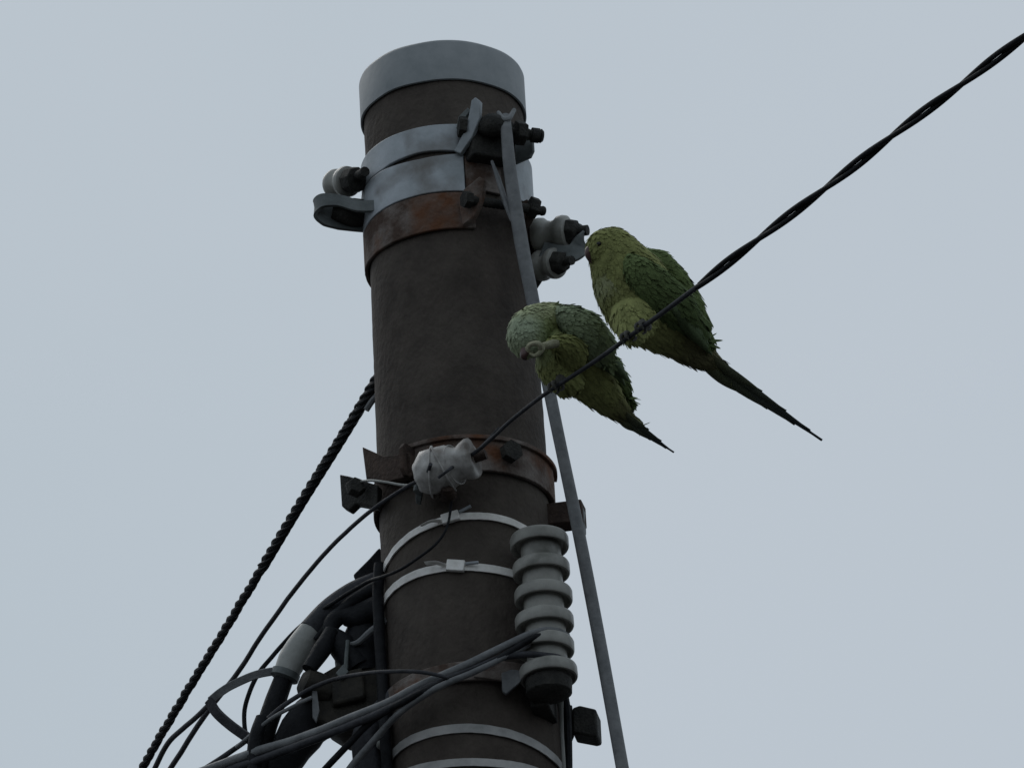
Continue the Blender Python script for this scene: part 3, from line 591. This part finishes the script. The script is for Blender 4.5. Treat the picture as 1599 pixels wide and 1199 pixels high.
def plume(mb, cols, a, b, w, nrm, curve=0.0, col=(0.05, 0.08, 0.05), n=8, tipw=0.06, col0=None):      # one long flight or tail feather, slightly roofed
    d = b-a; L = d.length; d.normalize(); s = d.cross(nrm).normalized(); nn = s.cross(d)
    vs = []; fs = []
    for i in range(n+1):
        t = i/n
        ww = w*(min(1, 0.55+1.5*t) if t < .3 else 1)*((1-((t-.45)/.55)**2.2) if t > .45 else 1); ww = max(ww, w*tipw)
        p = a+d*(L*t)+nn*(curve*math.sin(t*math.pi))
        vs += [p-s*ww, p+nn*ww*0.30, p+s*ww]
    for i in range(n):
        o = i*3; fs += [(o, o+1, o+4, o+3), (o+1, o+2, o+5, o+4)]
    mb.add(vs, fs)
    cols += [mixc(col0, col, (k//3)/n*2.2) if col0 else col for k in range(len(vs))]
def build_coloured(mb, cols, name, m, parent, thick=0.0006):
    o = mb.build(name, m, parent)
    ca = o.data.color_attributes.new('Col', 'FLOAT_COLOR', 'POINT')
    for c, e in zip(cols, ca.data): e.color = (*c, 1)
    md = o.modifiers.new('t', 'SOLIDIFY'); md.thickness = thick
    return o
def mixc(a, b, t):                                 # blend of two colours
    t = max(0.0, min(1.0, t)); return tuple(x*(1-t)+y*t for x, y in zip(a, b))
def stripdir(p, pts):                              # project a point to a polyline in the picture plane of the bird: 0..1 along
    best = (1e9, 0)
    for i, (a, b) in enumerate(zip(pts, pts[1:])):
        ab = b-a; t = max(0, min(1, (p-a).dot(ab)/ab.length_squared)); q = a+ab*t
        dd = (p-q).length
        if dd < best[0]: best = (dd, (i+t)/(len(pts)-1), ab.normalized())
    return best

# plumage colours; VENT is the darker brown of the rear underside
YG = (0.325, 0.345, 0.135); OL = (0.225, 0.240, 0.088); LG = (0.37, 0.40, 0.235); DG = (0.088, 0.125, 0.048); MG = (0.155, 0.205, 0.080)
GG = (0.34, 0.395, 0.275); VENT = (0.125, 0.118, 0.060); TAIL = (0.045, 0.055, 0.060); TAILG = (0.11, 0.12, 0.055); NAPE = (0.38, 0.40, 0.28)

def foot(parent, w, wd, leg_top, m, name='foot'):
    f = MB()
    f.tube([leg_top, leg_top.lerp(w, 0.55)+BK*0.004, w+Z*0.008], [0.0075, 0.0048, 0.0036], 10, n=6)
    fw = wd.cross(Z).normalized()
    for s, side in ((-1, -1), (-1, 1), (1, -1), (1, 1)):
        o = wd*(0.0042*side)
        f.tube([w+Z*0.007, w+o+fw*(s*0.0068)+Z*0.0035, w+o*1.3+fw*(s*0.007)-Z*0.003, w+o*1.3+fw*(s*0.003)-Z*0.0068], [0.0028, 0.0025, 0.0021, 0.0010], 8, n=5)
    return f.build(name, m, parent)

def parakeet(label, base, body_ch, spine, near_ch, far_ch, colour_body, colour_wing, seeds):
    t = thing('parakeet', label, 'parrot', base, 'parakeets on the wire')
    body = blob_mesh(body_ch); paint(body, colour_body)
    b = mesh_obj('body', body, M['feather'], t)
    def tw(p):
        return stripdir(p, spine)[2]
    fm = scatter(body, 5200, lambda p: 0.0075+0.009*min(1, stripdir(p, spine)[1]*2.2), lambda p: 0.0048, tw, colour_body, 0.006, seeds)
    fo = mesh_obj('body_feathers', fm, M['feather'], t); fo['kind'] = 'stuff'
    for k, ch in enumerate((near_ch, far_ch)):
        if not ch: continue
        wm = blob_mesh([ch[0]], 0.0018, ch[1], 5); paint(wm, colour_wing[k])
        w = mesh_obj('wing', wm, M['feather'], t)
        wp_ = [Vector(c[:3]) for c in ch[0]]
        wf = scatter(wm, 1700, lambda p, q=wp_: 0.009+0.016*stripdir(p, q)[1], lambda p: 0.0052, lambda p, q=wp_: stripdir(p, q)[2], colour_wing[k], 0.006, seeds+k+5)
        fo = mesh_obj('covert_feathers', wf, M['feather'], w); fo['kind'] = 'stuff'
        fo.parent = w; fo.matrix_parent_inverse = w.matrix_parent_inverse.inverted() @ Matrix.Translation(-t.location) if False else Matrix.Identity(4)
    return t
def tail(t, a, b, width, count, nrm, seed):
    rnd = random.Random(seed)
    d = (b-a); s = d.normalized().cross(nrm).normalized()
    for i in range(count):
        f = i/(count-1)                            # last one is the longest, in the middle
        side = (-1 if i % 2 else 1)*(1-f)
        mb = MB(); cols = []
        e = a+d*(0.38+0.62*f)+s*(side*width*0.9)
        plume(mb, cols, a+s*(side*width*0.55)+nrm*(-0.0012*i), e+nrm*(-0.0012*i), width*(0.62-0.20*f), nrm, 0.004, mixc(TAILG, TAIL, 0.35+0.65*f), 12, 0.34, mixc(TAILG, VENT, 0.5))
        build_coloured(mb, cols, 'tail_feather', M['feather'], t)
def primaries(t, a, fan, nrm, w, col):
    for e in fan:
        mb = MB(); cols = []
        plume(mb, cols, a, e, w, nrm, 0.002, mixc(col, TAIL, random.uniform(0.1, 0.5)), 9)
        build_coloured(mb, cols, 'flight_feather', M['feather'], t)

# --- the upright one, looking left
w1 = wire_at(980); yb = w1.y
def B(px, py, r, dy=0.0): p = P(px, py, yb+dy); return (p.x, p.y, p.z, r*PXM*0.96)
body1 = [[B(956, 393, 39, 0.004), B(969, 416, 48, 0.012), B(986, 446, 60, 0.024), B(1002, 474, 61, 0.040), B(1024, 497, 50, 0.058), B(1054, 522, 37, 0.078), B(1084, 547, 26, 0.095), B(1110, 564, 15, 0.108), B(1132, 582, 10, 0.118)],
         [B(945, 388, 31, -0.002), B(939, 393, 24, -0.004)],
         [B(990, 495, 36, 0.020), B(984, 520, 16, 0.008)]]
spine1 = [Vector(c[:3]) for c in body1[0]]
def near(px, py, r, k=0.78, dy=0.0):               # a point standing off the near flank of the bird
    p = P(px, py, yb); s, u, _ = stripdir(p, spine1); y = np.interp(u, [0, 1], [0, 0.118]); return B(px, py, r, y-k*0.045+dy)
wing1 = [B(984, 408, 13, -0.016), B(1000, 428, 27, -0.014), B(1022, 450, 33, -0.002), B(1048, 474, 32, 0.018), B(1074, 500, 22, 0.045), B(1096, 526, 9, 0.072)]
far1 = [B(1008, 402, 14, 0.040), B(1026, 414, 24, 0.052), B(1046, 436, 26, 0.066), B(1066, 464, 25, 0.080), B(1084, 494, 19, 0.092), B(1100, 526, 10, 0.105)]
hd1 = P(950, 390, yb); nk1 = P(958, 440, yb)
def col1(p, n):
    dd, u, ab = stripdir(p, spine1)
    side = (p-P(1000, 470, yb+0.04)).dot(RX*0.75+UP*0.66)           # + is the back, - is the breast
    c = mixc(YG, OL, 0.5+side/0.05*0.5)
    if u < 0.26: c = mixc(OL, c, (u-0.10)/0.16)
    cp = (p-P(962, 428, yb)).dot((RX*0.62-UP*0.78).normalized())    # pale half collar
    k = math.exp(-(cp/0.010)**2) if side < -0.01 else 0
    c = mixc(c, NAPE, 0.45*k)
    c = mixc(c, VENT, (u-0.52)/0.20)  # turns darker brown from mid-body towards the tail
    return mixc(c, TAILG, (u-0.85)/0.15)
def wcol1(p, n):
    u = stripdir(p, [Vector(c[:3]) for c in wing1])[1]
    return mixc(MG, DG, 0.2+1.2*u)
bird1 = parakeet('upright green parakeet looking towards the grey spools, its long dark tail hanging clear', w1, body1, spine1, (wing1, 0.45), (far1, 0.6), col1, (wcol1, lambda p, n: mixc(MG, DG, 0.3)), 11)
nrm1 = (BK*0.75+RX*-0.35+UP*-0.55).normalized()
tail(bird1, P(1092, 551, yb+0.098), P(1281, 692, yb+0.165), 0.0125, 7, nrm1, 3)
wn1 = (BK+RX*0.3+UP*0.35).normalized()
primaries(bird1, P(1052, 478, yb+0.006), [P(1094, 540, yb+0.070), P(1102, 534, yb+0.072), P(1108, 542, yb+0.078), P(1112, 555, yb+0.088)], wn1, 0.010, DG)
primaries(bird1, P(1066, 452, yb+0.07), [P(1098, 506, yb+0.10), P(1105, 520, yb+0.105), P(1110, 535, yb+0.11)], wn1, 0.011, DG)
bk = MB()
bk.tube([P(929, 386, yb-0.006), P(922, 390, yb-0.008), P(919, 397, yb-0.008), P(921, 405, yb-0.006), P(924, 411, yb-0.004)], [0.0070, 0.0066, 0.0052, 0.0032, 0.0008], 12, n=6); bk.build('beak', M['beak'], bird1)
MB().tube([P(931, 398, yb-0.006), P(928, 403, yb-0.006), P(927, 407, yb-0.006)], [0.005, 0.004, 0.002], 10, n=5).build('lower_beak', M['beak'], bird1)
bvh = BVHTree.FromPolygons([v.co for v in bpy.data.objects[[o.name for o in bird1.children if o.name.startswith('body') and 'feath' not in o.name][0]].data.vertices], [p.vertices for p in bpy.data.objects[[o.name for o in bird1.children if o.name.startswith('body') and 'feath' not in o.name][0]].data.polygons])
hit = bvh.ray_cast(CAM, ray(935, 381).normalized())
if hit[0]:
    MB().lathe(hit[0], hit[1], [(0.0001, -0.004), (0.0030, -0.003), (0.0033, 0.000), (0.0026, 0.0016), (0.0001, 0.0022)], 16).build('eye', M['eye'], bird1)
wdir = (wire_at(1040)-wire_at(960)).normalized()
foot(bird1, wire_at(981), wdir, P(988, 512, yb+0.018), M['footdark'])
foot(bird1, wire_at(1004), wdir, P(1010, 505, yb+0.030), M['footdark'])

# --- the one scratching its bowed head
w2 = wire_at(872); yb2 = w2.y
def B2(px, py, r, dy=0.0): p = P(px, py, yb2+dy); return (p.x, p.y, p.z, r*PXM*0.96)
body2 = [[B2(868, 508, 35, 0.020), B2(884, 538, 47, 0.034), B2(903, 570, 44, 0.050), B2(928, 600, 34, 0.068), B2(954, 628, 23, 0.086), B2(976, 648, 13, 0.098), B2(992, 662, 8, 0.106)],
         [B2(866, 540, 30, 0.010), B2(868, 570, 31, 0.018), B2(882, 590, 27, 0.024)],
         [B2(862, 502, 31, 0.008), B2(842, 504, 31, -0.004), B2(826, 514, 32, -0.012), B2(822, 528, 31, -0.014)],
         [B2(822, 528, 30, -0.014), B2(818, 540, 19, -0.014)],
         [B2(892, 550, 26, -0.002), B2(880, 538, 17, -0.020), B2(866, 534, 11, -0.030), B2(858, 537, 8, -0.036)]]
spine2 = [Vector(c[:3]) for c in body2[0]]
head2 = P(824, 522, yb2-0.01)
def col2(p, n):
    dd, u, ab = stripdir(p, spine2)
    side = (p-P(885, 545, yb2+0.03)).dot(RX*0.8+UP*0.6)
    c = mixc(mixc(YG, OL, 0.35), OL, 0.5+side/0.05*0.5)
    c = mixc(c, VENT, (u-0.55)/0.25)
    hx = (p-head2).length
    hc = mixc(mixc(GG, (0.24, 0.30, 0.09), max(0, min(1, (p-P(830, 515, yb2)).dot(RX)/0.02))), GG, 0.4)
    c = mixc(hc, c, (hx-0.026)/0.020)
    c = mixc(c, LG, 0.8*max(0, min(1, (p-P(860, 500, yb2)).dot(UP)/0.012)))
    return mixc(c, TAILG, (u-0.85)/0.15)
def tw2_dir(p): return stripdir(p, spine2)[2]
wing2 = [B2(873, 488, 12, -0.008), B2(890, 498, 22, -0.014), B2(910, 513, 29, -0.010), B2(927, 532, 27, 0.006), B2(940, 551, 14, 0.022)]
far2 = [B2(930, 545, 14, 0.060), B2(948, 570, 20, 0.072), B2(962, 592, 17, 0.084), B2(974, 612, 8, 0.094)]
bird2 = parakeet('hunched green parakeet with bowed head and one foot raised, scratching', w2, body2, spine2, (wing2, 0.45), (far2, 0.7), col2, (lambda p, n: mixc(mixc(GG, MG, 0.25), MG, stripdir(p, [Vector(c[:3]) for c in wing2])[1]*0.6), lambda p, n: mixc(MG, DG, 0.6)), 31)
tail(bird2, P(966, 642, yb2+0.090), P(1050, 710, yb2+0.125), 0.0090, 6, nrm1, 5)
primaries(bird2, P(928, 535, yb2+0.004), [P(955, 585, yb2+0.045), P(962, 580, yb2+0.05), P(968, 590, yb2+0.055), P(976, 602, yb2+0.065), P(982, 596, yb2+0.06)], wn1, 0.009, DG)
foot(bird2, wire_at(868), wdir, P(876, 592, yb2+0.008), M['footdark'])
rf = MB()                                          # raised foot: shank and four curled toes
kn = P(868, 536, yb2-0.034); an = P(846, 541, yb2-0.052)
rf.tube([kn, an], [0.0065, 0.0045], 12)
cc0 = P(834, 543, yb2-0.052)
for k, (r, ph, dz, tw_) in enumerate(((0.0095, 0.2, 0.0, 0.5), (0.0088, -0.1, 0.006, 0.9), (0.0078, 0.1, -0.006, 0.1))):
    ex = (RX*math.cos(tw_*0.5)+BK*math.sin(tw_*0.5)); ey = (UP*0.75+RX*0.25+BK*0.3*tw_).normalized()
    sw = math.pi*(1.45-0.15*k)
    arc = [cc0+ex*(r*math.cos(a)*(1-0.10*i/11))+ey*(r*0.74*math.sin(a)*(1-0.12*i/11))+BK*(dz+0.003*i/11) for i, a in enumerate(np.linspace(0.1+ph, 0.1+ph+sw, 12))]
    rf.tube([an]+arc, [0.0040, 0.0034, 0.0030, 0.0033, 0.0028, 0.0031, 0.0026, 0.0028, 0.0022, 0.0016, 0.0007], 8)
arc = [an, cc0+RX*0.010-UP*0.003+BK*0.006, cc0+RX*0.002-UP*0.010+BK*0.008, cc0-RX*0.006-UP*0.007+BK*0.006]
rf.tube(arc, [0.004, 0.0036, 0.003, 0.0012], 8, n=5)
rf.build('raised_foot', M['foot'], bird2)
bk2 = MB(); bk2.tube([P(820, 548, yb2-0.024), P(818, 556, yb2-0.026), P(822, 562, yb2-0.022)], [0.0065, 0.005, 0.0015], 10, n=5); bk2.build('beak', M['beak'], bird2)
